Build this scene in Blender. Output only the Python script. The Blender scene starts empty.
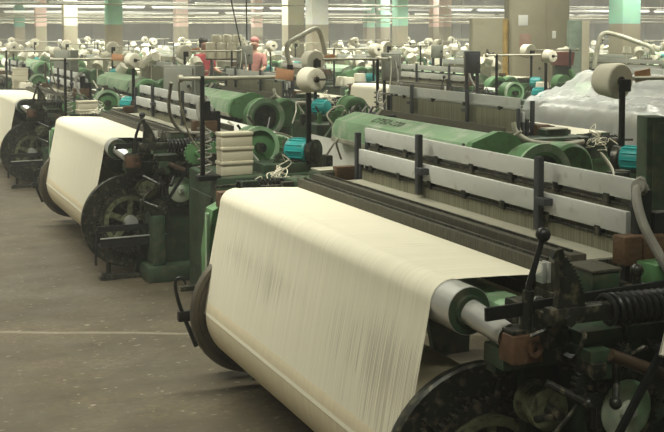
import bpy, bmesh, math, random
from mathutils import Vector, Matrix
from math import sin, cos, pi, radians, atan, tan
random.seed(7)
S = bpy.context.scene
COL = S.collection

# ---------------------------------------------------------------- camera
F, CAM_H, HY, VX, PT = 1090.0, 1.9, 31.0, -140.0, radians(3)
CX = 332.0
CYP = HY + F*tan(PT)
YAW = atan((CX-VX)*cos(PT)/F)
cam_d = bpy.data.cameras.new('camera'); cam = bpy.data.objects.new('camera', cam_d); COL.objects.link(cam)
cam.location = (0, 0, CAM_H); cam.rotation_euler = (pi/2-PT, 0, -YAW)
cam_d.sensor_width = 36; cam_d.lens = F/664*36
cam_d.shift_y = -(216-CYP)/664
cam_d.clip_end = 300
S.camera = cam
FW = (sin(YAW)*cos(PT), cos(YAW)*cos(PT), -sin(PT)); RT = (cos(YAW), -sin(YAW), 0)
UP = (sin(YAW)*sin(PT), cos(YAW)*sin(PT), cos(PT))
def proj(x, y, z):
    d = (x, y, z-CAM_H); c = sum(d[i]*FW[i] for i in range(3))
    return CX+F*sum(d[i]*RT[i] for i in range(3))/c, CYP-F*sum(d[i]*UP[i] for i in range(3))/c, c

# ---------------------------------------------------------------- materials
def mat(name, col, rough=.6, metal=0., var=.25, scale=6., bump=0., stretch=(1,1,1), dirt=None, dirt_amt=.5, spec=None):
    m = bpy.data.materials.new(name); m.use_nodes = True
    nt = m.node_tree; N = nt.nodes; Lk = nt.links
    b = N['Principled BSDF']; b.inputs['Roughness'].default_value = rough; b.inputs['Metallic'].default_value = metal
    if spec is not None: b.inputs['Specular IOR Level'].default_value = spec
    tc = N.new('ShaderNodeTexCoord'); mp = N.new('ShaderNodeMapping'); mp.inputs['Scale'].default_value = stretch
    Lk.new(tc.outputs['Object'], mp.inputs['Vector'])
    nz = N.new('ShaderNodeTexNoise'); nz.inputs['Scale'].default_value = scale; nz.inputs['Detail'].default_value = 6
    Lk.new(mp.outputs['Vector'], nz.inputs['Vector'])
    r = N.new('ShaderNodeValToRGB')
    r.color_ramp.elements[0].position = .3; r.color_ramp.elements[1].position = .7
    lo = tuple(c*(1-var) for c in col); hi = tuple(min(1, c*(1+var)) for c in col)
    r.color_ramp.elements[0].color = (*lo, 1); r.color_ramp.elements[1].color = (*hi, 1)
    Lk.new(nz.outputs['Fac'], r.inputs['Fac']); out = r.outputs['Color']
    if dirt:
        n2 = N.new('ShaderNodeTexNoise'); n2.inputs['Scale'].default_value = scale*2.3; n2.inputs['Detail'].default_value = 8
        Lk.new(tc.outputs['Object'], n2.inputs['Vector'])
        r2 = N.new('ShaderNodeValToRGB'); r2.color_ramp.elements[0].position = 1-dirt_amt-.08; r2.color_ramp.elements[1].position = 1-dirt_amt+.12
        Lk.new(n2.outputs['Fac'], r2.inputs['Fac'])
        mx = N.new('ShaderNodeMix'); mx.data_type = 'RGBA'; mx.inputs['B'].default_value = (*dirt, 1)
        Lk.new(r2.outputs['Color'], mx.inputs['Factor']); Lk.new(out, mx.inputs['A']); out = mx.outputs['Result']
    Lk.new(out, b.inputs['Base Color'])
    if bump:
        bp = N.new('ShaderNodeBump'); bp.inputs['Strength'].default_value = bump; bp.inputs['Distance'].default_value = .01
        Lk.new(nz.outputs['Fac'], bp.inputs['Height']); Lk.new(bp.outputs['Normal'], b.inputs['Normal'])
    return m

M = {}
M['iron'] = mat('oily_cast_iron', (.024, .026, .020), .36, .3, .5, 14, .3, dirt=(.15, .13, .085), dirt_amt=.40)
M['black'] = mat('black_steel', (.016, .017, .017), .35, .3, .4, 10)
M['rail'] = mat('dusty_dark_rail', (.062, .057, .036), .75, 0, .5, 60, .3, stretch=(1, 4, .3))
M['dgreen'] = mat('dark_green_enamel', (.030, .055, .030), .38, 0, .45, 7, .15, dirt=(.075, .075, .045), dirt_amt=.42)
M['green'] = mat('machine_green_paint', (.095, .215, .085), .42, 0, .3, 5, .1, dirt=(.06, .07, .04), dirt_amt=.38)
M['lgreen'] = mat('worn_light_green_paint', (.25, .40, .23), .4, 0, .28, 3, .05, stretch=(1, .35, 1), dirt=(.50, .55, .43), dirt_amt=.45)
M['teal'] = mat('teal_motor_paint', (.012, .34, .33), .4, 0, .2, 6)
M['steel'] = mat('bright_steel', (.68, .68, .64), .28, .6, .2, 9, 0, stretch=(1, .2, 1))
M['alu'] = mat('grey_aluminium', (.60, .605, .56), .5, .1, .12, 7, .05, stretch=(1, .3, 1), dirt=(.42, .40, .33), dirt_amt=.32)
M['flange'] = mat('brown_grey_flange_steel', (.115, .10, .075), .5, .4, .3, 8, .1)
M['post'] = mat('slate_grey_post', (.045, .048, .052), .5, 0, .2, 8)
M['brass'] = mat('brown_bronze', (.135, .075, .042), .5, .2, .35, 20, .2)
M['wood'] = mat('oiled_brown_wood', (.11, .06, .028), .6, 0, .35, 18, .2, stretch=(1, 4, 4))
M['cream'] = mat('cream_card', (.72, .66, .49), .75, 0, .06, 4)
M['cone'] = mat('cream_cotton_winding', (.80, .75, .60), .9, 0, .07, 60, .3, stretch=(1, 1, 6))
M['core'] = mat('dark_paper_core', (.07, .05, .035), .8)
M['cabinet'] = mat('grey_green_cabinet_paint', (.25, .255, .21), .55, 0, .12, 3, dirt=(.2, .19, .15), dirt_amt=.3)
M['beige'] = mat('khaki_panel_paint', (.29, .265, .18), .6, 0, .12, 2, dirt=(.24, .20, .13), dirt_amt=.3)
M['hose'] = mat('grey_rubber_hose', (.24, .23, .19), .6, 0, .2, 20)
M['redbrown'] = mat('rust_red_paint', (.17, .05, .035), .6, 0, .3, 6)
M['orange'] = mat('orange_tag_plastic', (.55, .29, .16), .6, 0, .2, 10)
M['cloth'] = mat('white_woven_cloth', (.78, .76, .68), .9, 0, .05, 12)
M['rod'] = mat('pale_tube_paint', (.42, .40, .31), .5, .2, .2, 8)
M['clutch'] = mat('oily_yellow_green_cast', (.15, .165, .09), .45, .1, .4, 12, .1, dirt=(.04, .035, .02), dirt_amt=.45)
M['white'] = mat('white_enamel', (.75, .75, .70), .5, 0, .05, 4)

def yarn_mat(name, col, gaps, alpha=1.):
    m = bpy.data.materials.new(name); m.use_nodes = True
    nt = m.node_tree; N = nt.nodes; Lk = nt.links; b = N['Principled BSDF']
    b.inputs['Roughness'].default_value = .75; b.inputs['Specular IOR Level'].default_value = .3
    at = N.new('ShaderNodeAttribute'); at.attribute_name = 'yarn_uv'   # x across the yarns in metres, y along them
    def nz(sx, sy, det=3):
        mp = N.new('ShaderNodeMapping'); mp.inputs['Scale'].default_value = (sx, sy, 1); Lk.new(at.outputs['Vector'], mp.inputs['Vector'])
        n = N.new('ShaderNodeTexNoise'); n.inputs['Scale'].default_value = 1; n.inputs['Detail'].default_value = det
        Lk.new(mp.outputs['Vector'], n.inputs['Vector']); return n
    n1 = nz(90, .8); n2 = nz(230, 1.6, 2); n3 = nz(.8, 1.6, 2)
    r = N.new('ShaderNodeValToRGB'); r.color_ramp.elements[0].position = .25; r.color_ramp.elements[1].position = .75
    r.color_ramp.elements[0].color = (*[c*.90 for c in col], 1); r.color_ramp.elements[1].color = (*[min(1, c*1.05) for c in col], 1)
    Lk.new(n1.outputs['Fac'], r.inputs['Fac']); Lk.new(r.outputs['Color'], b.inputs['Base Color'])
    bp = N.new('ShaderNodeBump'); bp.inputs['Strength'].default_value = .25; bp.inputs['Distance'].default_value = .003
    Lk.new(n1.outputs['Fac'], bp.inputs['Height']); Lk.new(bp.outputs['Normal'], b.inputs['Normal'])
    b.inputs['Alpha'].default_value = alpha
    if gaps:
        mul = N.new('ShaderNodeMath'); mul.operation = 'MULTIPLY'; Lk.new(n2.outputs['Fac'], mul.inputs[0]); Lk.new(n3.outputs['Fac'], mul.inputs[1])
        r2 = N.new('ShaderNodeValToRGB'); r2.color_ramp.elements[0].position = gaps; r2.color_ramp.elements[1].position = gaps+.05
        r2.color_ramp.elements[0].color = (1, 1, 1, 1); r2.color_ramp.elements[1].color = (.62, .62, .62, 1)
        sp = N.new('ShaderNodeSeparateXYZ'); Lk.new(at.outputs['Vector'], sp.inputs[0])
        mr = N.new('ShaderNodeMapRange'); mr.inputs['From Min'].default_value = 5.50; mr.inputs['From Max'].default_value = 5.72; Lk.new(sp.outputs['Y'], mr.inputs['Value'])
        mr2 = N.new('ShaderNodeMapRange'); mr2.inputs['From Min'].default_value = 6.12; mr2.inputs['From Max'].default_value = 5.85; Lk.new(sp.outputs['Y'], mr2.inputs['Value'])
        mm = N.new('ShaderNodeMath'); mm.operation = 'MULTIPLY'; Lk.new(mr.outputs[0], mm.inputs[0]); Lk.new(mr2.outputs[0], mm.inputs[1])
        m3 = N.new('ShaderNodeMath'); m3.operation = 'MULTIPLY_ADD'; m3.inputs[1].default_value = .10; Lk.new(mm.outputs[0], m3.inputs[0])
        m4 = N.new('ShaderNodeMath'); m4.operation = 'SUBTRACT'; m4.inputs[1].default_value = .045; Lk.new(mul.outputs[0], m4.inputs[0]); Lk.new(m4.outputs[0], m3.inputs[2])
        Lk.new(m3.outputs[0], r2.inputs['Fac']); Lk.new(r2.outputs['Color'], b.inputs['Alpha'])
    return m
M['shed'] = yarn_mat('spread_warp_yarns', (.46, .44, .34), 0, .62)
M['warp'] = yarn_mat('cream_warp_yarn', (.79, .745, .59), 0)
M['roll'] = yarn_mat('tan_beam_yarn', (.72, .63, .44), 0)
M['warp_open'] = yarn_mat('open_cream_warp_sheet', (.80, .75, .59), .335)

def wire_mat():      # drawn wires with air between them
    m = bpy.data.materials.new('heddle_wires'); m.use_nodes = True
    nt = m.node_tree; N = nt.nodes; Lk = nt.links; b = N['Principled BSDF']
    b.inputs['Base Color'].default_value = (.26, .25, .17, 1); b.inputs['Roughness'].default_value = .55; b.inputs['Metallic'].default_value = .3
    tc = N.new('ShaderNodeTexCoord'); mp = N.new('ShaderNodeMapping'); mp.inputs['Scale'].default_value = (1, 160, 1.2)
    Lk.new(tc.outputs['Object'], mp.inputs['Vector'])
    n = N.new('ShaderNodeTexNoise'); n.inputs['Scale'].default_value = 1; n.inputs['Detail'].default_value = 2; Lk.new(mp.outputs['Vector'], n.inputs['Vector'])
    r = N.new('ShaderNodeValToRGB'); r.color_ramp.elements[0].position = .42; r.color_ramp.elements[1].position = .5
    r.color_ramp.elements[0].color = (.72, .72, .72, 1)
    Lk.new(n.outputs['Fac'], r.inputs['Fac']); Lk.new(r.outputs['Color'], b.inputs['Alpha'])
    return m
M['wires'] = wire_mat()

def floor_mat():
    m = bpy.data.materials.new('worn_concrete'); m.use_nodes = True
    nt = m.node_tree; N = nt.nodes; Lk = nt.links; b = N['Principled BSDF']
    tc = N.new('ShaderNodeTexCoord')
    def nz(sc, st=(1, 1, 1), det=8, rough=.6):
        mp = N.new('ShaderNodeMapping'); mp.inputs['Scale'].default_value = st; Lk.new(tc.outputs['Object'], mp.inputs['Vector'])
        n = N.new('ShaderNodeTexNoise'); n.inputs['Scale'].default_value = sc; n.inputs['Detail'].default_value = det; n.inputs['Roughness'].default_value = rough
        Lk.new(mp.outputs['Vector'], n.inputs['Vector']); return n
    def ramp(n, p0, c0, p1, c1):
        r = N.new('ShaderNodeValToRGB'); r.color_ramp.elements[0].position = p0; r.color_ramp.elements[1].position = p1
        r.color_ramp.elements[0].color = (*c0, 1); r.color_ramp.elements[1].color = (*c1, 1); Lk.new(n.outputs['Fac'], r.inputs['Fac']); return r
    def mix(f, a, c2, mode='MIX'):
        mx = N.new('ShaderNodeMix'); mx.data_type = 'RGBA'; mx.blend_type = mode; Lk.new(f, mx.inputs['Factor']); Lk.new(a, mx.inputs['A'])
        mx.inputs['B'].default_value = (*c2, 1); return mx.outputs['Result']
    base = ramp(nz(1.1, (1, 1.5, 1)), .36, (.050, .038, .020), .66, (.145, .114, .066)).outputs['Color']
    base = mix(ramp(nz(.7, (1, 1, 1), 3), .52, (0, 0, 0), .68, (.6, .6, .6)).outputs['Color'], base, (.145, .137, .10))
    base = mix(ramp(nz(22, (1, 1.6, 1), 10, .75), .42, (.95, .95, .95), .60, (0, 0, 0)).outputs['Color'], base, (.075, .060, .036))
    base = mix(ramp(nz(3.2, (1, 3, 1)), .56, (0, 0, 0), .70, (.85, .85, .85)).outputs['Color'], base, (.06, .048, .03))
    base = mix(ramp(nz(15, (1, 2.0, 1), 4), .63, (0, 0, 0), .69, (.9, .9, .9)).outputs['Color'], base, (.30, .27, .19))
    # a pale worn line across the aisle
    sx = N.new('ShaderNodeSeparateXYZ'); Lk.new(tc.outputs['Object'], sx.inputs[0])
    wob = nz(2.0); m1 = N.new('ShaderNodeMath'); m1.operation = 'MULTIPLY_ADD'; m1.inputs[1].default_value = .10
    Lk.new(wob.outputs['Fac'], m1.inputs[0])
    y2 = N.new('ShaderNodeMath'); y2.operation = 'MULTIPLY_ADD'; y2.inputs[1].default_value = .455; Lk.new(sx.outputs['X'], y2.inputs[0]); Lk.new(sx.outputs['Y'], y2.inputs[2])
    Lk.new(y2.outputs[0], m1.inputs[2])
    sb = N.new('ShaderNodeMath'); sb.operation = 'SUBTRACT'; sb.inputs[1].default_value = 7.47; Lk.new(m1.outputs[0], sb.inputs[0])
    ab = N.new('ShaderNodeMath'); ab.operation = 'ABSOLUTE'; Lk.new(sb.outputs[0], ab.inputs[0])
    lt = N.new('ShaderNodeMapRange'); lt.inputs['From Min'].default_value = .010; lt.inputs['From Max'].default_value = .035; lt.inputs['To Min'].default_value = .38; lt.inputs['To Max'].default_value = 0
    Lk.new(ab.outputs[0], lt.inputs['Value'])
    base = mix(lt.outputs['Result'], base, (.36,.32,.24))
    Lk.new(base, b.inputs['Base Color'])
    rr = ramp(nz(2.5), .3, (.55, .55, .55), .7, (.85, .85, .85)); Lk.new(rr.outputs['Color'], b.inputs['Roughness'])
    bp = N.new('ShaderNodeBump'); bp.inputs['Strength'].default_value = .25; bp.inputs['Distance'].default_value = .01
    Lk.new(nz(9).outputs['Fac'], bp.inputs['Height']); Lk.new(bp.outputs['Normal'], b.inputs['Normal'])
    return m

def plastic_mat():
    m = bpy.data.materials.new('clear_polythene'); m.use_nodes = True
    b = m.node_tree.nodes['Principled BSDF']
    b.inputs['Base Color'].default_value = (.80, .81, .78, 1); b.inputs['Roughness'].default_value = .22
    b.inputs['Alpha'].default_value = .42; b.inputs['Specular IOR Level'].default_value = .8
    return m
M['plastic'] = plastic_mat()
def emit_mat():
    m = bpy.data.materials.new('fluorescent_tube_glow'); m.use_nodes = True
    b = m.node_tree.nodes['Principled BSDF']; b.inputs['Base Color'].default_value = (.9, .9, .85, 1)
    b.inputs['Emission Color'].default_value = (1, .98, .9, 1); b.inputs['Emission Strength'].default_value = .5
    return m
M['tube'] = emit_mat()
def column_mat(name, col):
    m = bpy.data.materials.new(name); m.use_nodes = True
    nt = m.node_tree; N = nt.nodes; Lk = nt.links; b = N['Principled BSDF']; b.inputs['Roughness'].default_value = .7
    tc = N.new('ShaderNodeTexCoord'); sx = N.new('ShaderNodeSeparateXYZ'); Lk.new(tc.outputs['Object'], sx.inputs[0])
    g = N.new('ShaderNodeMath'); g.operation = 'GREATER_THAN'; g.inputs[1].default_value = 2.08; Lk.new(sx.outputs['Z'], g.inputs[0])
    n = N.new('ShaderNodeTexNoise'); n.inputs['Scale'].default_value = 3; Lk.new(tc.outputs['Object'], n.inputs['Vector'])
    mx = N.new('ShaderNodeMix'); mx.data_type = 'RGBA'; mx.inputs['A'].default_value = (.40, .36, .26, 1); mx.inputs['B'].default_value = (*col, 1)
    Lk.new(g.outputs[0], mx.inputs['Factor'])
    m2 = N.new('ShaderNodeMix'); m2.data_type = 'RGBA'; m2.blend_type = 'MULTIPLY'; m2.inputs['Factor'].default_value = .25
    Lk.new(mx.outputs['Result'], m2.inputs['A']); Lk.new(n.outputs['Color'], m2.inputs['B']); Lk.new(m2.outputs['Result'], b.inputs['Base Color'])
    return m

# ---------------------------------------------------------------- mesh builder
class MB:
    def __init__(s): s.bm = bmesh.new()
    def _m(s, loc, rot):
        return Matrix.Translation(loc) @ (rot if isinstance(rot, Matrix) else Matrix.Identity(4))
    def box(s, lo, hi, ch=0., rot=None, pivot=None):
        c = [(lo[i]+hi[i])/2 for i in range(3)]; h = [(hi[i]-lo[i])/2 for i in range(3)]
        r = bmesh.ops.create_cube(s.bm, size=2.0)['verts']
        for v in r: v.co = Vector((v.co.x*h[0], v.co.y*h[1], v.co.z*h[2]))
        if ch > 0:
            ed = list({e for v in r for e in v.link_edges})
            rb = bmesh.ops.bevel(s.bm, geom=ed, offset=min(ch, min(h)*.9), segments=2, affect='EDGES', profile=.6)
            vs = set(rb['verts'])
            for f in rb['faces']: vs.update(f.verts)
            st = list(vs); seen = set(st)
            while st:
                v = st.pop()
                for e in v.link_edges:
                    w = e.other_vert(v)
                    if w not in seen: seen.add(w); st.append(w)
            r = list(seen)
        mt = Matrix.Translation(c)
        if rot is not None: mt = mt @ rot
        for v in r: v.co = mt @ v.co
        return s
    def cyl(s, a, b, r1, r2=None, n=20, cap=True):
        a = Vector(a); b = Vector(b); d = b-a
        r2 = r1 if r2 is None else r2
        q = d.to_track_quat('Z', 'Y').to_matrix().to_4x4()
        bmesh.ops.create_cone(s.bm, cap_ends=cap, segments=n, radius1=r1, radius2=r2, depth=d.length, matrix=Matrix.Translation((a+b)/2) @ q)
        return s
    def ball(s, c, r, sc=(1, 1, 1), n=14):
        bmesh.ops.create_uvsphere(s.bm, u_segments=n, v_segments=max(6, n*2//3), radius=r, matrix=Matrix.Translation(c) @ Matrix.Diagonal((*sc, 1)))
        return s
    def lathe(s, prof, o, ax, n=32):          # prof: (r, t) along axis ax from origin o
        q = Vector(ax).to_track_quat('Z', 'Y').to_matrix(); o = Vector(o); rows = []
        for r, t in prof:
            rows.append([s.bm.verts.new(o+q @ Vector((r*cos(2*pi*i/n), r*sin(2*pi*i/n), t))) for i in range(n)])
        for a, b in zip(rows, rows[1:]):
            for i in range(n): s.bm.faces.new((a[i], a[(i+1) % n], b[(i+1) % n], b[i]))
        if prof[0][0] > 1e-4 and prof[0] != prof[-1]:
            pass
        return s
    def disc(s, o, ax, r, n=32):
        q = Vector(ax).to_track_quat('Z', 'Y').to_matrix(); o = Vector(o)
        s.bm.faces.new([s.bm.verts.new(o+q @ Vector((r*cos(2*pi*i/n), r*sin(2*pi*i/n), 0))) for i in range(n)]); return s
    def prism(s, pts, y0, y1, plane='xz'):     # outline in (x, z) swept along y, or (y, z) swept along x
        f = (lambda p, t: Vector((p[0], t, p[1]))) if plane == 'xz' else ((lambda p, t: Vector((t, p[0], p[1]))) if plane == 'yz' else (lambda p, t: Vector((p[0], p[1], t))))
        A = [s.bm.verts.new(f(p, y0)) for p in pts]; B = [s.bm.verts.new(f(p, y1)) for p in pts]; n = len(pts)
        s.bm.faces.new(A); s.bm.faces.new(B[::-1])
        for i in range(n): s.bm.faces.new((A[i], B[i], B[(i+1) % n], A[(i+1) % n]))
        return s
    def tube(s, pts, r, n=8, smooth=0):
        P = [Vector(p) for p in pts]
        if smooth:
            Q = []
            for i in range(len(P)-1):
                p0 = P[max(i-1, 0)]; p1 = P[i]; p2 = P[i+1]; p3 = P[min(i+2, len(P)-1)]
                for k in range(smooth):
                    t = k/smooth
                    Q.append(.5*((2*p1)+(p2-p0)*t+(2*p0-5*p1+4*p2-p3)*t*t+(3*p1-p0-3*p2+p3)*t**3))
            Q.append(P[-1]); P = Q
        rows = []; nrm = None
        for i, p in enumerate(P):
            t = (P[min(i+1, len(P)-1)]-P[max(i-1, 0)]).normalized()
            if nrm is None: nrm = t.orthogonal().normalized()
            nrm = (nrm-t*nrm.dot(t)).normalized(); bn = t.cross(nrm)
            rr = r(i/(len(P)-1)) if callable(r) else r
            rows.append([s.bm.verts.new(p+rr*(cos(2*pi*k/n)*nrm+sin(2*pi*k/n)*bn)) for k in range(n)])
        for a, b in zip(rows, rows[1:]):
            for k in range(n): s.bm.faces.new((a[k], a[(k+1) % n], b[(k+1) % n], b[k]))
        s.bm.faces.new(rows[0][::-1]); s.bm.faces.new(rows[-1]); return s
    def gear(s, c, r, w, teeth, h=.012, hole=0):      # axis along y
        pts = []
        for i in range(teeth):
            a = 2*pi*i/teeth; d = 2*pi/teeth
            for f, rr in ((0, r-h), (.3, r-h), (.42, r), (.78, r)):
                pts.append((c[0]+rr*cos(a+f*d), c[2]+rr*sin(a+f*d)))
        if not hole: return s.prism(pts, c[1]-w/2, c[1]+w/2)
        n = len(pts); y0, y1 = c[1]-w/2, c[1]+w/2
        inn = [(c[0]+hole*cos(2*pi*i/n), c[2]+hole*sin(2*pi*i/n)) for i in range(n)]
        V = [[s.bm.verts.new((p[0], y, p[1])) for p in q] for q in (pts, inn) for y in (y0, y1)]
        for i in range(n):
            j = (i+1) % n
            for a, b in ((0, 1), (1, 3), (3, 2), (2, 0)): s.bm.faces.new((V[a][i], V[a][j], V[b][j], V[b][i]))
        return s
    def grid(s, rows):
        V = [[s.bm.verts.new(p) for p in r] for r in rows]
        for a, b in zip(V, V[1:]):
            for i in range(len(a)-1): s.bm.faces.new((a[i], a[i+1], b[i+1], b[i]))
        return V
    def mesh(s, name, m, smooth=35, uv=None):
        bmesh.ops.recalc_face_normals(s.bm, faces=s.bm.faces)
        me = bpy.data.meshes.new(name)
        if smooth:
            for f in s.bm.faces: f.smooth = True
            for e in s.bm.edges:
                if len(e.link_faces) == 2 and e.calc_face_angle(0) > radians(smooth): e.smooth = False
        s.bm.to_mesh(me); s.bm.free()
        if uv:
            a = me.attributes.new('yarn_uv', 'FLOAT_VECTOR', 'POINT')
            for i, v in enumerate(me.vertices): a.data[i].vector = uv(v.co)
        me.materials.append(M[m] if isinstance(m, str) else m)
        return me

class Node:
    def __init__(s, name, me, kids=(), label=None): s.name, s.me, s.kids, s.label = name, me, list(kids), label
def place(node, parent):
    o = bpy.data.objects.new(node.name, node.me); COL.objects.link(o)
    if parent is not None: o.parent = parent
    if node.label: o['label'] = node.label
    for k in node.kids: place(k, o)
    return o
def thing(name, nodes, loc, rz, label, cat, group=None, sc=1.0):
    o = bpy.data.objects.new(name, None); COL.objects.link(o); o.location = loc; o.rotation_euler = (0, 0, rz); o.scale = (sc,)*3
    o.empty_display_size = .1
    o['label'] = label; o['category'] = cat
    if group: o['group'] = group
    for n in nodes: place(n, o)
    return o
def single(name, me, loc, rz, label, cat, group=None, rot=None):
    o = bpy.data.objects.new(name, me); COL.objects.link(o); o.location = loc; o.rotation_euler = rot or (0, 0, rz)
    o['label'] = label; o['category'] = cat
    if group: o['group'] = group
    return o
def struct(name, me, loc=(0, 0, 0)):
    o = bpy.data.objects.new(name, me); COL.objects.link(o); o.location = loc; o['kind'] = 'structure'; return o

# ---------------------------------------------------------------- the loom, in its own frame:
# x runs from the warp beam (x=0) towards the weaver, y along the beam from the drive end (y=0) to the far end (y=W)
W = 2.30
BR, BZ = .345, .42            # beam flange radius, axle height
RX, RZ, RR = -.09, .985, .08  # back roller

def flange(y, sgn, detail):
    k = []
    e = .02 if sgn < 0 else 0
    m = MB().lathe([(.05, 0), (.30, 0), (.312, -.012), (.338+e, -.014), (.345+e, 0), (.345+e, .026), (.336+e, .034), (.31+e, .03), (.05, .03)], (0, y, BZ), (0, sgn, 0), 56 if detail > 1 else 28)
    if detail > 1 and sgn < 0:
        for i in range(6):
            a = i*pi/3+.3
            m.cyl((.12*cos(a), y-.036, BZ+.12*sin(a)), (.31*cos(a), y-.036, BZ+.31*sin(a)), .012, .010, 6)
        k.append(Node('ring_gear', MB().gear((0, y-.055, BZ), .252, .03, 64, .012, .205).mesh('ring_gear', 'iron')))
        s = MB().lathe([(.03, .0), (.055, 0), (.055, .06), (.02, .06)], (0, y-.03, BZ), (0, -1, 0), 20)
        s.lathe([(.165, .02), (.20, .02), (.20, .055), (.165, .055), (.165, .02)], (0, y-.03, BZ), (0, -1, 0), 40)
        for i in range(5):
            a = i*2*pi/5+.25; s.prism([(.04*cos(a-.5), BZ+.04*sin(a-.5)), (.18*cos(a-.12), BZ+.18*sin(a-.12)), (.18*cos(a+.12), BZ+.18*sin(a+.12)), (.04*cos(a+.5), BZ+.04*sin(a+.5))], y-.075, y-.055)
        k.append(Node('spoked_wheel', s.mesh('spoked_wheel', 'clutch')))
        for i in range(10):
            a = i*pi/5; k.append(Node('flange_bolt', MB().cyl((.285*cos(a), y-.034, BZ+.285*sin(a)), (.285*cos(a), y-.048, BZ+.285*sin(a)), .011, .011, 6).mesh('flange_bolt', 'iron')))
    return Node('beam_flange', m.mesh('beam_flange', 'flange' if sgn > 0 else 'iron'), k)

def beam(detail):
    roll = MB().cyl((0, .02, BZ), (0, W-.02, BZ), .272, .272, 64 if detail > 1 else 32, False)
    if detail < 2: roll.disc((0, .02, BZ), (0, -1, 0), .27)
    nodes = [Node('yarn_roll', roll.mesh('yarn_roll', 'roll', 60, lambda c: (c.y, math.atan2(c.z-BZ, c.x)*.27, 0)))]
    nodes += [flange(0, -1, detail), flange(W, 1, detail)]
    return Node('warp_beam', MB().cyl((0, -.16, BZ), (0, W+.16, BZ), .05, .05, 16).mesh('warp_beam', 'steel'), nodes)

def warp_sheet(detail):
    n = 46 if detail > 1 else 4
    prof = [(.30, 1.050), (.10, 1.060), (RX+.05, RZ+RR)]
    steps = 10 if detail > 1 else 4
    for i in range(steps+1):
        a = radians(75+105*i/steps); prof.append((RX+(RR+.002)*cos(a), RZ+(RR+.002)*sin(a)))
    for i in range(1, 7):
        t = i/7; prof.append(((RX-RR)*(1-t)+(-.274)*t-.004*sin(pi*t), RZ*(1-t)+BZ*t))
    prof.append((-.274, BZ))
    L = [0]
    for a, b in zip(prof, prof[1:]): L.append(L[-1]+math.dist(a, b))
    ys = [.02+(W+.02)*j/n for j in range(n+1)]
    m = MB(); m.grid([[(x, y, z) for y in ys] for x, z in prof])
    lut = {(round(x, 4), round(z, 4)): l for (x, z), l in zip(prof, L)}
    me = m.mesh('warp_sheet', 'warp_open' if detail > 2 else 'warp', 60, lambda c: (c.y, lut.get((round(c.x, 4), round(c.z, 4)), 0)+5, 0))
    return Node('warp_sheet', me)

def heald(x, zt, h, n_brk, below=True):
    f = MB().box((x-.012, 0, zt-h), (x+.012, W, zt), .004)
    k = [Node('frame_stay', MB().box((x-.011, y0, .72), (x+.011, y0+.03, zt-h), .003).mesh('frame_stay', 'post')) for y0 in (.0, W-.03)]
    br = MB().cyl((x-.004, .03, zt-h-.022), (x-.004, W-.03, zt-h-.022), .006, .006, 6)
    for i in range(n_brk):
        y = W*(i+.5)/n_brk; br.box((x-.016, y-.018, zt-h-.03), (x+.012, y+.018, zt-h+.008), .003)
    k.append(Node('heddle_rod', br.mesh('heddle_rod', 'iron')))
    if below:
        k.append(Node('heddles', MB().box((x-.002, .03, .80), (x+.002, W-.03, zt-h-.02)).mesh('heddles', 'wires')))
    return Node('heald_frame', f.mesh('heald_frame', 'alu'), k)

def helix(a, b, r, turns, w, n=8, seg=12):
    a = Vector(a); b = Vector(b); d = (b-a); q = d.to_track_quat('Z', 'Y').to_matrix()
    return MB().tube([a+q @ Vector((r*cos(2*pi*t/seg), r*sin(2*pi*t/seg), d.length*t/(turns*seg))) for t in range(turns*seg+1)], w, n)

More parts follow.
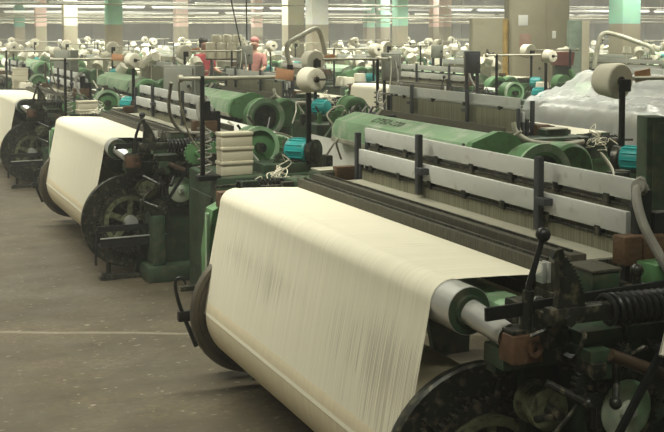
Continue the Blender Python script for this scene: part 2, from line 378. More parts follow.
def drive_end(detail):
    """machinery at the drive end (y<0)"""
    N = []; add = lambda name, mb, m, kids=(), label=None: N.append(Node(name, mb.mesh(name, m), kids, label))
    sf = MB().prism([(.02, 0), (.12, .45), (.10, .80), (.03, .88), (.06, .97), (1.30, 1.0), (1.42, .85), (1.38, .0), (1.15, 0), (1.05, .5), (.62, .5), (.5, 0)], -.13, -.085)
    add('side_frame', sf, 'dgreen')
    hs = MB().box((.26, -1.52, .02), (1.20, -.82, .92), .03).box((.34, -.85, .02), (1.20, -.56, .50), .03).box((.62, -1.45, .90), (.98, -1.15, .985), .02)
    add('drive_housing', hs, 'dgreen', [Node('access_plate', MB().box((.249, -1.42, .25), (.262, -.92, .78), .004).mesh('access_plate', 'dgreen'))] if detail > 1 else [])
    # motor and drum
    MC = Vector((.93, -1.34, 1.06)); MA = (.55, -.83, 0)
    mo = MB().lathe([(0, -.10), (.05, -.10), (.078, -.088), (.084, -.07), (.084, .07), (.078, .08), (.03, .09), (0, .09)], MC, MA, 24)
    q = Vector(MA).normalized()
    for i in range(12):
        a = 2*pi*i/12; o = MC+Vector((-q.y, q.x, 0))*.085*cos(a)+Vector((0, 0, 1))*.085*sin(a)
        mo.cyl(o-q*.065, o+q*.065, .006, .006, 5)
    add('drive_motor', mo, 'teal', [Node('motor_fan_cover', MB().lathe([(0, 0), (.074, 0), (.084, .01), (.084, .05), (.06, .055), (0, .055)], MC+q*.085, MA, 24).mesh('motor_fan_cover', 'iron')),
                                    Node('motor_foot', MB().box((MC.x-.07, MC.y-.07, .975), (MC.x+.05, MC.y+.07, 1.0), .006).mesh('motor_foot', 'iron'))], 'teal motor')
    dr = MB().lathe([(.03, 0), (.115, 0), (.14, .012), (.14, .20), (.115, .212), (.0, .212)], (.74, -.80, 1.06), (0, -1, 0), 28)
    add('brake_drum', dr, 'green', [Node('drum_rim', MB().lathe([(.122, 0), (.152, 0), (.152, .03), (.122, .03), (.122, 0)], (.74, -1.0, 1.06), (0, -1, 0), 28).mesh('drum_rim', 'lgreen')),
                                    Node('drum_hub', MB().cyl((.74, -1.0, 1.06), (.74, -1.08, 1.06), .035).mesh('drum_hub', 'iron'))])
    # creel
    px = Vector((.18, -1, .05)).normalized(); p0 = Vector((.905, -1.47, 1.562))
    cr = [Node('creel_post', MB().box((.17, -1.465, .90), (.198, -1.437, 1.60), .004).box((.14, -1.5, .90), (.30, -1.40, .935), .005).mesh('creel_post', 'black')),
          Node('creel_post', MB().box((.935, -1.46, .97), (.967, -1.43, 1.52), .004).box((.89, -1.465, 1.50), (.967, -1.43, 1.58), .004).mesh('creel_post', 'black')),
          Node('creel_peg', MB().cyl(p0, p0+.27*px, .010, .007, 8).mesh('creel_peg', 'iron'))]
    if detail > 1: cr.append(Node('creel_tag', MB().box((.70, -1.475, 1.565), (.83, -1.465, 1.64), .002, Matrix.Rotation(radians(8), 4, 'Y')).mesh('creel_tag', 'orange'), [], 'pale orange paper tag'))
    N.append(Node('creel', MB().cyl((.04, -1.45, 1.585), (.86, -1.45, 1.585), .014, .014, 10).cyl((.02, -1.45, 1.585), (.05, -1.45, 1.585), .026, .026, 12).mesh('creel', 'rod'), cr))
    # springs, lever, arm
    ar = MB().box((.0, -.43, 1.003), (.25, -.375, 1.058), .014).box((.02, -.38, .92), (.10, -.13, 1.03), .01).cyl((.06, -.425, 1.02), (.06, -.445, 1.02), .018, .018, 6)
    kids = [Node('tension_spring', (helix((.215, -.40, 1.03), (.80, -.40, 1.018), .044, 22 if detail > 1 else 9, .0095, 7 if detail > 1 else 4, 14 if detail > 1 else 6).cyl((.215, -.40, 1.03), (.84, -.40, 1.018), .024, .024, 10)).mesh('tension_spring', 'black'))]
    add('tension_arm', ar, 'iron', kids)
    pts = []
    out = [(.135, 1.045), (.130, 1.085), (.118, 1.125), (.100, 1.162), (.080, 1.192), (.055, 1.222)]
    for (a, b) in zip(out, out[1:]):
        for t in (0, .333, .667): pts.append((a[0]+(b[0]-a[0])*t, a[1]+(b[1]-a[1])*t)); pts.append((a[0]+(b[0]-a[0])*(t+.17)-.007, a[1]+(b[1]-a[1])*(t+.17)-.003))
    pts += [(.045, 1.240), (.018, 1.236), (.008, 1.216), (.030, 1.200), (.036, 1.16), (.032, 1.10), (.022, 1.045)]
    add('notched_lever', MB().prism(pts, -.42, -.395), 'iron')
    add('cross_bar', MB().box((-.155, -.306, 1.022), (.66, -.294, 1.064), .002, Matrix.Rotation(radians(-2), 4, 'Y')), 'black')
    lv = MB().tube([(-.01, -.30, .96), (.005, -.30, 1.11), (.05, -.30, 1.245)], lambda t: .013-.004*t, 8)
    add('starting_lever', lv, 'black', [Node('lever_knob', MB().ball((.054, -.30, 1.262), .024).mesh('lever_knob', 'black')),
        Node('lever_sleeve', MB().cyl((-.012, -.30, .955), (.002, -.30, 1.09), .022, .018, 12).mesh('lever_sleeve', 'iron'))])
    bb = MB().box((-.075, -.335, .868), (.035, -.25, .958), .006)
    add('bearing_block', bb, 'brass', [Node('bearing_ring', MB().lathe([(.012, 0), (.026, 0), (.026, .012), (.012, .012), (.012, 0)], (.0, -.335, .915), (0, -1, 0), 18).mesh('bearing_ring', 'brass')),
        Node('bearing_cap', MB().box((-.07, -.32, .958), (.03, -.24, .972), .004).mesh('bearing_cap', 'iron'))], 'brown bronze bearing block')
    br = MB().prism([(-.05, .80), (.16, .80), (.22, .92), (.12, .97), (-.03, .86)], -.19, -.135)
    br.box((-.07, -.27, .83), (.14, -.15, .90), .01)
    add('roller_bracket', br, 'dgreen')
    # gears
    lg = MB().gear((.335, -.345, .685), .135, .035, 40)
    add('let_off_gear', lg, 'iron', [Node('gear_disc', MB().lathe([(0, .02), (.03, .02), (.034, .008), (.085, .006), (.098, 0), (.098, -.02)], (.335, -.365, .685), (0, -1, 0), 32).mesh('gear_disc', 'lgreen')),
                                     Node('gear_bolt', MB().cyl((.335, -.365, .685), (.335, -.405, .685), .014, .014, 6).mesh('gear_bolt', 'steel'))])
    sg = MB().gear((.16, -.36, .545), .075, .03, 26).cyl((.16, -.13, .545), (.16, -.36, .545), .02)
    add('pinion', sg, 'iron')
    dm = MB().lathe([(.02, .0), (.062, 0), (.072, .008), (.072, .03), (.058, .036), (.058, .075), (.07, .08), (.07, .11), (.02, .11)], (.10, -.17, .69), (0, -1, 0), 28)
    add('clutch_drum', dm, 'clutch', [Node('clutch_hub', MB().cyl((.10, -.28, .69), (.10, -.34, .69), .022, .018, 12).box((.02, -.325, .672), (.095, -.305, .69), .003).mesh('clutch_hub', 'iron'))])
    ha = MB().lathe([(0, .18), (.045, .18), (.055, .165), (.055, .12), (.072, .11), (.072, .06), (.05, .05), (.05, 0)], (.20, -.16, .87), (0, -1, 0), 24).ball((.255, -.30, .905), .03, (1, .8, 1), 10).cyl((.15, -.30, .86), (.15, -.345, .86), .02, .02, 6)
    add('worm_housing', ha, 'iron', [Node('worm_shaft', MB().cyl((.22, -.425, .895), (.52, -.425, .765), .020, .024, 12).mesh('worm_shaft', mat('oily_brown_shaft', (.075, .05, .03), .4, .2)))])
    add('link_rod', MB().box((.288, -.475, .58), (.312, -.46, .96), .003, Matrix.Rotation(radians(34), 4, 'Y')).cyl((.385, -.485, .90), (.385, -.45, .90), .018, .018, 10), 'black')
    # gearbox body behind the gears
    add('gear_case', MB().box((.22, -.31, .10), (.60, -.13, .92), .03).box((.16, -.36, .86), (.70, -.20, .955), .015), 'dgreen')
    # top boxes and blocks
    add('valve_box', MB().box((.29, -.24, 1.0), (.40, -.10, 1.105), .006).box((.31, -.23, .94), (.38, -.13, 1.01)), 'dgreen', [Node('box_lid', MB().box((.285, -.245, 1.105), (.405, -.095, 1.115), .003).mesh('box_lid', 'rail'))])
    add('picking_box', MB().box((.53, -.26, 1.02), (.63, -.16, 1.115), .008), 'green')
    add('picker_block', MB().box((.50, -.14, 1.09), (.575, -.07, 1.19), .006).box((.58, -.14, 1.09), (.70, -.075, 1.185), .006), 'wood', [], 'brown wooden block')
    add('clip_plate', MB().box((.19, -.10, 1.05), (.205, -.06, 1.12), .002).box((.215, -.10, 1.05), (.225, -.06, 1.12), .002), 'steel')
    add('heald_end_post', MB().box((.60, -.085, .9), (.66, -.04, 1.34), .006).box((.66, -.10, 1.0), (.74, -.05, 1.26), .01), 'black')
    add('air_hose', MB().tube([(.60, -.09, 1.36), (.545, -.14, 1.33), (.53, -.20, 1.24), (.56, -.27, 1.12), (.62, -.33, .98), (.66, -.36, .80)], .017, 10, 6).cyl((.60, -.10, 1.35), (.57, -.115, 1.36), .026, .026, 12).cyl((.62, -.07, 1.37), (.60, -.09, 1.365), .02, .02, 8), 'hose')
    if detail > 1:
        for i, (x0, y0, z0, x1, y1, z1, r) in enumerate([(.40, -.2, 1.02, .54, -.2, 1.03, .012), (.42, -.28, 1.02, .42, -.11, 1.02, .01), (.47, -.24, .95, .47, -.24, 1.10, .014), (.20, -.14, 1.0, .50, -.09, 1.05, .009),
                (.40, -.36, .9, .62, -.40, .83, .012), (.14, -.3, 1.0, .14, -.15, 1.0, .016), (.05, -.33, .80, .16, -.40, .74, .013), (.02, -.34, .62, .16, -.40, .56, .011), (.30, -.36, .84, .24, -.43, .74, .012)]):
            add('link_rod', MB().cyl((x0, y0, z0), (x1, y1, z1), r, r, 10).ball((x1, y1, z1), r*1.7, n=8), 'iron')
        for i in range(9):
            random.seed(40+i); x = random.uniform(.40, .60); y = random.uniform(-.28, -.12); z = 1.0+random.uniform(0, .03)
            add('link_block', MB().box((x, y, z-.06), (x+random.uniform(.02, .06), y+random.uniform(.02, .05), z+random.uniform(.01, .045)), .003), ('iron', 'rail', 'dgreen', 'wood')[i % 4])
        for i in range(6):
            random.seed(70+i); x = random.uniform(.12, .22) if i % 2 else random.uniform(.50, .60); z = random.uniform(.72, .94)
            add('link_block', MB().box((x, -.42-random.uniform(0, .03), z), (x+random.uniform(.03, .08), -.30, z+random.uniform(.02, .06)), .005), ('iron', 'dgreen', 'black', 'iron')[i % 4])
        random.seed(77)
        for i in range(22):
            x = random.uniform(.06, .60); z = random.uniform(.55, .98); y = -random.uniform(.33, .43); a = random.uniform(0, 6.28); l = random.uniform(.06, .16)
            if math.hypot(x-.335, z-.685) < .12: continue
            if i % 3 == 0: add('link_rod', MB().tube([(x, y, z), (x+.5*l*cos(a), y-.02, z+.5*l*sin(a)+.02), (x+l*cos(a), y, z+l*sin(a))], .008, 6, 4), 'iron')
            elif i % 3 == 1: add('link_rod', MB().cyl((x, y, z), (x+l*cos(a), y+.02, z+l*sin(a)), .010, .010, 8).cyl((x, y-.015, z), (x, y+.03, z), .022, .022, 10), 'black')
            else: add('small_gear', MB().gear((x, y, z), random.uniform(.03, .055), .025, 16, .008).cyl((x, y-.03, z), (x, y+.05, z), .010), 'iron')
        add('feeler_coil', helix((.245, -1.30, .92), (.245, -1.30, 1.24), .045, 6, .008, 6, 12), 'hose')
        cb = MB().tube([(.245, -1.30, 1.24), (.45, -.9, 1.15), (.60, -.46, 1.10), (.72, -.36, 1.0)], .008, 6, 5)
        add('cable', cb, 'hose')
        add('cable', MB().tube([(-.02, -1.42, 1.56), (.0, -1.30, 1.36), (.10, -1.22, 1.22), (.24, -1.24, 1.20)], .012, 7, 6), 'hose')
        add('cable', MB().tube([(.03, -1.43, 1.58), (.06, -1.36, 1.42), (.16, -1.24, 1.18), (.30, -1.20, 1.0)], .007, 6, 6), 'rod')
        add('oil_pipe', MB().tube([(.05, -.36, .45), (.02, -.37, .60), (.12, -.38, .72), (.20, -.36, .80), (.17, -.32, .88)], .007, 6, 5), 'iron')
    random.seed(100+detail)
    for i in range((44, 44, 44, 44)[detail]):
        x = random.uniform(.30, 1.15); y = random.uniform(-1.45, -.45); t = random.random()
        if .55 < x < 1.02 and y > -1.15 and y < -.75: continue
        if detail == 0 and i > 14: break
        if detail < 2 and any(math.hypot(x-a, y-b) < .24 for a, b in ((.74, -1.32), (.49, -1.38), (.49, -1.10), (1.07, -.95), (1.07, -1.19))): continue
        if math.hypot(x-.43, y+1.38) < .2 or math.hypot(x-.43, y+1.10) < .2: continue
        if t < .45: add('link_block', MB().box((x, y, .88), (x+random.uniform(.03, .12), y+random.uniform(.03, .12), .95+random.uniform(0, .14)), .006), ('iron', 'dgreen', 'green', 'rail', 'black')[i % 5])
        elif t < .65: add('link_rod', MB().cyl((x, y, .90), (x+random.uniform(-.25, .25), y+random.uniform(-.2, .2), 1.0+random.uniform(0, .2)), .010, .010, 8), ('iron', 'rod', 'steel')[i % 3])
        elif t < .82: add('small_gear', MB().gear((x, y, 1.0), random.uniform(.05, .09), .03, 18).cyl((x, y-.08, 1.0), (x, y+.08, 1.0), .014), ('iron', 'green', 'dgreen')[i % 3])
        else: add('cable', MB().tube([(x, y, .93), (x+.1, y+random.uniform(-.1, .1), 1.12), (x+random.uniform(.15, .35), y+.2, 1.05), (x+.3, y+.3, .93)], .008, 6, 5), ('hose', 'black', 'rod')[i % 3])
    # low guards and foot
    add('guard_tray', MB().box((-.27, -.30, .265), (.36, -.15, .285), .004).box((-.27, -.30, .285), (.36, -.292, .335), .002), 'black', [Node('tray_edge', MB().cyl((-.275, -.30, .337), (.36, -.30, .342), .006, .006, 6).mesh('tray_edge', 'steel'))])
    add('guard_bar', MB().box((-.29, -.27, .38), (.36, -.25, .425), .004).cyl((-.29, -.26, .40), (-.30, -.25, .13), .012, .010, 8), 'black')
    add('floor_foot', MB().box((-.26, -.22, 0), (.40, -.14, .028), .005).cyl((-.19, -.18, .02), (-.19, -.18, .13), .018, .018, 10).box((-.24, -.23, .0), (-.14, -.13, .045), .004), 'iron')
    add('base_casting', MB().box((.05, -.46, .0), (.60, -.13, .12), .02).box((.10, -.42, .12), (.20, -.13, .5), .02), 'dgreen')
    return N

def far_end(detail):
    N = []; add = lambda name, mb, m, kids=(), label=None: N.append(Node(name, mb.mesh(name, m), kids, label))
    add('side_frame', MB().prism([(.02, 0), (.10, .55), (-.10, .80), (-.14, .93), (.06, 1.0), (1.30, 1.0), (1.42, .85), (1.38, .0), (1.15, 0), (1.05, .5), (.62, .5), (.5, 0)], W+.085, W+.13), 'dgreen')
    add('end_guard', MB().prism([(-.16, .12), (-.185, .2), (-.20, .7), (-.17, .93), (-.10, .965), (.9, .965), (.9, .10), (-.1, .10)], W+.17, W+.30), 'green', [Node('guard_strip', MB().box((-.21, W+.16, .55), (-.19, W+.19, .92), .004).mesh('guard_strip', 'lgreen'))])
    add('receiving_box', MB().box((.30, W+.10, .98), (.85, W+.34, 1.07), .012).box((.40, W+.06, 1.0), (.62, W+.2, 1.12), .01), 'dgreen', [Node('box_lid', MB().box((.42, W+.08, 1.12), (.60, W+.22, 1.13), .003).mesh('box_lid', 'rod'))])
    add('picker_block', MB().box((.50, W+.03, 1.06), (.62, W+.09, 1.15), .005), 'wood')
    add('tension_spring', helix((.02, W+.30, 1.03), (.30, W+.30, 1.03), .035, 10, .007, 5, 8), 'black')
    add('bearing_block', MB().box((RX-.05, W+.14, RZ-.045), (RX+.06, W+.22, RZ+.045), .008), 'brass')
    add('link_rod', MB().cyl((-.1, W+.36, 1.03), (.55, W+.36, 1.05), .009, .009, 8).box((.02, W+.22, .98), (.62, W+.26, 1.04), .004), 'iron')
    if detail > 1:
        hk = MB().tube([(-.30, W+.06, .235), (-.335, W+.06, .32), (-.385, W+.06, .45), (-.41, W+.06, .55), (-.405, W+.06, .60), (-.375, W+.06, .605), (-.355, W+.06, .57)], lambda t: .013-.007*t, 8, 5)
        hk.box((-.40, W+.04, .375), (-.29, W+.08, .43), .008)
        add('beam_lock_lever', hk, 'black', [Node('lock_bar', MB().box((-.385, W+.045, .535), (-.26, W+.075, .56), .003).mesh('lock_bar', 'iron'))])
        add('suction_pipe', MB().tube([(.42, W+.42, 1.04), (.62, W+.42, 1.03), (.85, W+.36, 1.05), (.95, W+.30, 1.12), (.97, W+.28, 1.2)], .020, 10, 6), 'rod')
        ty = MB()
        random.seed(5)
        for i in range(14):
            p = Vector((.30, W+.42, 1.05)); q = [p]
            for j in range(4): q.append(q[-1]+Vector((random.uniform(-.06, .08), random.uniform(-.05, .05), random.uniform(-.05, .055))))
            ty.tube(q, .0035, 5, 4)
        add('waste_yarn', ty, 'cone')
        random.seed(11)
        for i in range(14):
            x = random.uniform(.0, .9); y = W+random.uniform(.12, .36)
            add('link_block', MB().box((x, y, .90), (x+random.uniform(.02, .1), y+random.uniform(.02, .06), 1.0+random.uniform(.01, .08)), .004), ('iron', 'dgreen', 'rail')[i % 3])
    return N

def front(detail, hooded):
    N = []; add = lambda name, mb, m, kids=(), label=None: N.append(Node(name, mb.mesh(name, m), kids, label))
    add('reed', MB().box((.86, .0, .92), (.885, W, 1.13), .004), 'rail')
    add('woven_cloth', MB().box((.89, .02, 1.045), (1.30, W-.02, 1.05)).mesh and MB().box((.89, .02, 1.045), (1.30, W-.02, 1.051)), 'cloth')
    if hooded:
        prof = [(1.30, .90), (1.28, 1.05), (1.33, 1.13), (1.42, 1.165), (1.48, 1.17), (1.665, 1.105), (1.70, 1.04), (1.705, .95), (1.68, .93), (1.60, .90)]
        kids = []
        add('hood', MB().prism(prof, .75, 3.12), 'lgreen', kids)
        big = [(1.52+(x-1.52)*1.10, .92+(z-.92)*1.10) for x, z in prof]
        N[-1].kids.append(Node('hood_end', MB().prism(big, 3.10, 3.17).mesh('hood_end', 'green')))
        N[-1].kids.append(Node('hood_edge', MB().box((1.675, .75, .915), (1.712, 3.12, .955), .005).mesh('hood_edge', 'rod')))
        add('cloth_sheet', MB().box((1.60, .03, .50), (1.606, 2.2, .91)), 'cloth')
        add('cloth_roll', MB().cyl((1.58, .0, .42), (1.58, W, .42), .11, .11, 28), 'cloth', [Node('roll_spindle', MB().cyl((1.58, -.08, .42), (1.58, W+.08, .42), .025).mesh('roll_spindle', 'steel'))])
        d = MB().lathe([(.14, .20), (.175, .20), (.20, .19), (.21, .17), (.21, .03), (.20, 0), (.0, 0)], (1.50, 3.56, .95), (0, 1, 0), 40)
        add('drum_guard', d, 'green', [Node('guard_rim', MB().lathe([(.165, 0), (.218, 0), (.218, .025), (.165, .025), (.165, 0)], (1.50, 3.745, .95), (0, 1, 0), 40).mesh('guard_rim', 'lgreen')),
            Node('inner_wheel', MB().lathe([(0, .04), (.03, .04), (.04, .0), (.11, .0), (.125, .02), (.14, .02), (.14, -.02)], (1.50, 3.69, .95), (0, 1, 0), 32).mesh('inner_wheel', 'dgreen')),
            Node('wheel_hub', MB().cyl((1.5, 3.70, .95), (1.5, 3.80, .95), .025, .025, 12).mesh('wheel_hub', 'iron'))])
        d2 = MB().lathe([(.0, .2), (.15, .2), (.17, .18), (.17, .02), (.15, 0), (0, 0)], (1.22, 3.5, .98), (0, 1, 0), 32)
        add('brake_drum', d2, 'green')
        add('drum_stand', MB().box((1.15, 3.4, 0), (1.62, 3.74, .72), .03).box((1.1, 2.6, .3), (1.4, 3.5, .88), .02), 'dgreen')
    else:
        add('breast_beam', MB().prism([(1.30, .86), (1.30, .98), (1.36, 1.03), (1.44, 1.0), (1.47, .9), (1.45, .84)], -.08, W+.08), 'lgreen')
        add('cloth_roll', MB().cyl((1.36, .0, .55), (1.36, W, .55), .10, .10, 24), 'cloth')
    random.seed(300+detail)
    ya, yb = (-.05, W+.3) if not hooded else (-.1, .70)
    for i in range((5, 16, 22, 22)[detail]):
        x = random.uniform(.92, 1.40); y = random.uniform(ya, yb) if i % 2 else random.choice((-.06, W+.12))+random.uniform(-.1, .15); t = random.random()
        if t < .6: add('link_block', MB().box((x, y, .85), (x+random.uniform(.04, .14), y+random.uniform(.04, .14), 1.0+random.uniform(.02, .13)), .006), ('iron', 'green', 'dgreen', 'rail', 'black')[i % 5])
        else: add('link_rod', MB().cyl((x, y, .95), (x+random.uniform(-.2, .2), y+random.uniform(-.3, .3), 1.08+random.uniform(0, .12)), .011, .011, 8), ('iron', 'rod', 'black')[i % 3])
    return N

def middle(detail, hooded=False):
    N = []; add = lambda name, mb, m, kids=(), label=None: N.append(Node(name, mb.mesh(name, m), kids, label))
    add('back_roller', MB().cyl((RX, -.095, RZ), (RX, W+.045, RZ), RR, RR, 32).cyl((RX, W+.04, RZ), (RX, W+.2, RZ), .04, .04, 16), 'steel',
        [Node('roller_end', MB().lathe([(0, .01), (.05, .01), (.055, 0), (.078, 0)], (RX, -.096, RZ), (0, -1, 0), 28).mesh('roller_end', 'dgreen')),
         Node('roller_journal', MB().cyl((RX, -.10, RZ), (RX+.045, -.25, RZ-.045), .043, .04, 20).mesh('roller_journal', 'steel'))])
    add('cross_beam', MB().box((.03, -.20, .87), (.17, W+.08, .995), .03), 'lgreen')
    k = []
    for (x0, x1, z0, z1) in ((.27, .335, 1.0, 1.098), (.36, .43, 1.02, 1.118)):
        k.append(Node('dropper_bar', MB().box((x0, -.02, z0), (x1, W+.05, z1), .004).mesh('dropper_bar', 'rail'), []))
    if detail > 1:
        for (x, z) in ((.295, 1.102), (.395, 1.122)):
            k.append(Node('dropper_strip', MB().box((x-.004, .02, z-.01), (x+.004, W, z+.006)).mesh('dropper_strip', 'iron')))
    N.append(Node('warp_stop_motion', MB().box((.265, -.05, .955), (.44, W+.06, 1.0), .006).mesh('warp_stop_motion', 'rail'), k))
    m = MB().box((.43, .03, 1.078), (.86, W-.03, 1.084)); 
    me = m.mesh('shed_warp', 'shed', 60, lambda c: (c.y, c.x, 0))
    N.append(Node('shed_warp', me))
    if hooded:
        N.append(heald(.735, 1.364, .085, 4)); N.append(heald(.69, 1.25, .083, 4, False))
        if detail > 1: N.append(heald(.65, 1.27, .08, 4, False))
    else:
        N.append(heald(.625, 1.250, .083, 7)); N.append(heald(.665, 1.364, .078, 7))
        if detail > 1: N.append(heald(.70, 1.30, .075, 4, False)); N.append(heald(.735, 1.22, .075, 4, False))
    gx = .182 if hooded else 0
    for y in GUIDE_Y:
        g = MB().box((.585+gx, y, 1.10), (.612+gx, y+.036, 1.395), .004)
        if detail > 1: g.box((.57+gx, y-.06, 1.205), (.615+gx, y+.01, 1.235), .004)
        N.append(Node('frame_guide', g.mesh('frame_guide', 'post')))
    N.append(Node('frame_guide', MB().box((.60, W-.01, .9), (.63, W+.02, 1.34), .004).mesh('frame_guide', 'post')))
    return N

GUIDE_Y = (.51, 1.54)
SPEC = {}
def loom_spec(detail, hooded):
    k = (detail, hooded)
    if k not in SPEC:
        SPEC[k] = [beam(detail), warp_sheet(detail)]+middle(detail, hooded)+drive_end(detail)+far_end(detail)+front(detail, hooded)
    return SPEC[k]
def far_spec(hooded):
    """a loom a long way off, with only the parts that still read"""
    k = ('far', hooded)
    if k not in SPEC:
        keep = {'warp_beam', 'warp_sheet', 'heald_frame', 'side_frame', 'drive_housing', 'drive_motor', 'creel', 'gear_case', 'hood', 'drum_guard', 'cloth_roll', 'end_guard', 'breast_beam', 'warp_stop_motion', 'valve_box', 'brake_drum', 'picker_block', 'link_block', 'link_rod', 'small_gear', 'cable'}
        N = []
        for n in loom_spec(0, hooded):
            if n.name in keep:
                kids = n.kids if n.name in ('warp_beam', 'creel', 'heald_frame') else []
                N.append(Node(n.name, n.me, [Node(c.name, c.me) for c in kids if c.name not in ('frame_stay', 'heddle_rod')]))
        SPEC[k] = N
    return SPEC[k]

# ---------------------------------------------------------------- cones
def cone_nodes(n=28):
    w = MB().lathe([(.028, 0), (.112, 0), (.120, .008), (.122, .02), (.108, .155), (.102, .170), (.092, .174), (.03, .166)], (0, 0, 0), (0, 0, 1), n)
    c = MB().lathe([(.019, .19), (.026, .19), (.034, -.006), (.024, -.006), (.019, .19)], (0, 0, 0), (0, 0, 1), max(10, n//2))
    return [Node('winding', w.mesh('winding', 'cone')), Node('core_tube', c.mesh('core_tube', 'core'))]
CONE = cone_nodes(); CONE_FAR = cone_nodes(14)
CONE_MESH = CONE_FAR[0].me
def cone_at(p, axis, label, group=None, far=False, sc=1.0):
    q = Vector(axis).to_track_quat('Z', 'Y').to_euler()
    if far:
        o = single('yarn_cone', CONE_MESH, p, 0, label, 'yarn cone', group, rot=q); o.scale = (sc,)*3
    else:
        o = thing('yarn_cone', CONE, p, 0, label, 'yarn cone', group, sc); o.rotation_euler = q
    return o

# ---------------------------------------------------------------- looms on the floor
A_X, B_X, PX, PITCH = 1.90, 5.57, 5.5, 5.30
LOOMS = {}
def loom(kind, col, row, label, detail, group=None):
    """kind A has its beam towards the camera, kind B has its hood towards the camera"""
    if kind == 'A': x = A_X+PX*col; y = (3.15, 8.30, 5.4, 7.2, 4.1, 6.3, 3.6)[col]+PITCH*row; rz = 0.
    else: x = B_X+PX*col; y = (9.70, 8.4, 6.1, 9.1, 7.0, 5.2, 8.0)[col]+PITCH*row; rz = pi
    spec = loom_spec(detail, kind == 'B') if detail >= 1 else far_spec(kind == 'B')
    if (kind, col, row) == ('A', 1, 0):      # stands idle without a warp, under the plastic sheet
        spec = [Node('warp_beam', n.me, n.kids[1:]) if n.name == 'warp_beam' else n for n in spec if n.name not in ('warp_sheet', 'shed_warp')]
    o = thing('weaving_loom', spec, (x, y, 0), rz, label, 'loom', group)
    LOOMS[(kind, col, row)] = (x, y, rz, o)
    return o
def to_world(key, p):
    x, y, rz, o = LOOMS[key]
    return (x+p[0]*cos(rz)-p[1]*sin(rz), y+p[0]*sin(rz)+p[1]*cos(rz), p[2])
NAMED = {('A', 0, 0): ('nearest loom with wide cream warp sheet and bright steel roller end', 3),
         ('A', 0, 1): ('green loom with full cream warp just behind the nearest loom along the aisle', 2),
         ('A', 0, 2): ('third loom along the aisle with its dark beam disc at the edge', 2),
         ('A', 0, 3): ('loom beside the aisle behind the stack of four cream boxes', 1),
         ('B', 0, 0): ('loom with light green stencilled hood facing the nearest loom', 2),
         ('B', 0, -1): ('loom with teal motor beside the dark grey control panel', 2),
         ('B', 0, 1): ('loom with light green hood behind the three cream boxes', 2),
         ('A', 1, 0): ('loom covered with clear plastic sheet', 2)}
def inside(x, y, rz):
    best = False
    for lx in (-.3, .7, 1.6):
        for ly in (-1.5, 0, 1.2, 2.3, 3.6):
            wx, wy = x+lx*cos(rz)-ly*sin(rz), y+lx*sin(rz)+ly*cos(rz)
            u, v, c = proj(wx, wy, 1.1)
            if c > 1 and -5 < u < 669: best = True
    return best
YO_A = (3.15, 8.30, 5.4, 7.2, 4.1, 6.3, 3.6); YO_B = (9.70, 8.4, 6.1, 9.1, 7.0, 5.2, 8.0)
keys = []
for col in range(6):
    for row in range(-2, 9):
        for kind in 'AB':
            x = (A_X if kind == 'A' else B_X)+PX*col; y = (YO_A if kind == 'A' else YO_B)[col]+PITCH*row
            d = math.hypot(x, y)
            if y > -2 and y < 47 and x < 36 and d < 46 and inside(x, y, 0 if kind == 'A' else pi): keys.append((d, kind, col, row))
keys.sort()
for d, kind, col, row in keys:
    k = (kind, col, row)
    if k in NAMED: loom(kind, col, row, NAMED[k][0], NAMED[k][1])
    elif d < 17: loom(kind, col, row, 'green loom with %s in the crowded middle rows' % ('cream warp beam' if kind == 'A' else 'light green hood'), 1, 'looms in the middle rows with %s towards the camera' % ('warp' if kind == 'A' else 'hood'))
    else: loom(kind, col, row, 'small distant hazy loom with %s' % ('white warp' if kind == 'A' else 'green hood'), 0, 'distant looms with %s towards the camera' % ('warp' if kind == 'A' else 'hood'))
print('looms', len(keys))

# lettering stencilled on the hood of the facing loom
def lettering(body, size, parent, loc, rot, name, m):
    cu = bpy.data.curves.new(name, 'FONT'); cu.body = body; cu.size = size; cu.space_character = 1.12; cu.extrude = .0008; cu.align_x = 'CENTER'; cu.align_y = 'CENTER'
    t = bpy.data.objects.new(name, cu); COL.objects.link(t)
    dg = bpy.context.evaluated_depsgraph_get(); me = bpy.data.meshes.new_from_object(t.evaluated_get(dg))
    bpy.data.objects.remove(t); me.materials.clear(); me.materials.append(M[m])
    o = bpy.data.objects.new(name, me); COL.objects.link(o); o.parent = parent; o.location = loc; o.rotation_euler = rot
    return o
if ('B', 0, 0) in LOOMS:
    hood = [c for c in LOOMS[('B', 0, 0)][3].children if c.name.startswith('hood')][0]
    # on the sloping face of the hood
    lettering('СТБ2-220', .115, hood, (1.5750, 1.62, 1.1440), (radians(19.4), 0, radians(90)), 'stencil_lettering', 'black')
    hood['label'] = 'light green hood with black stencilled lettering'

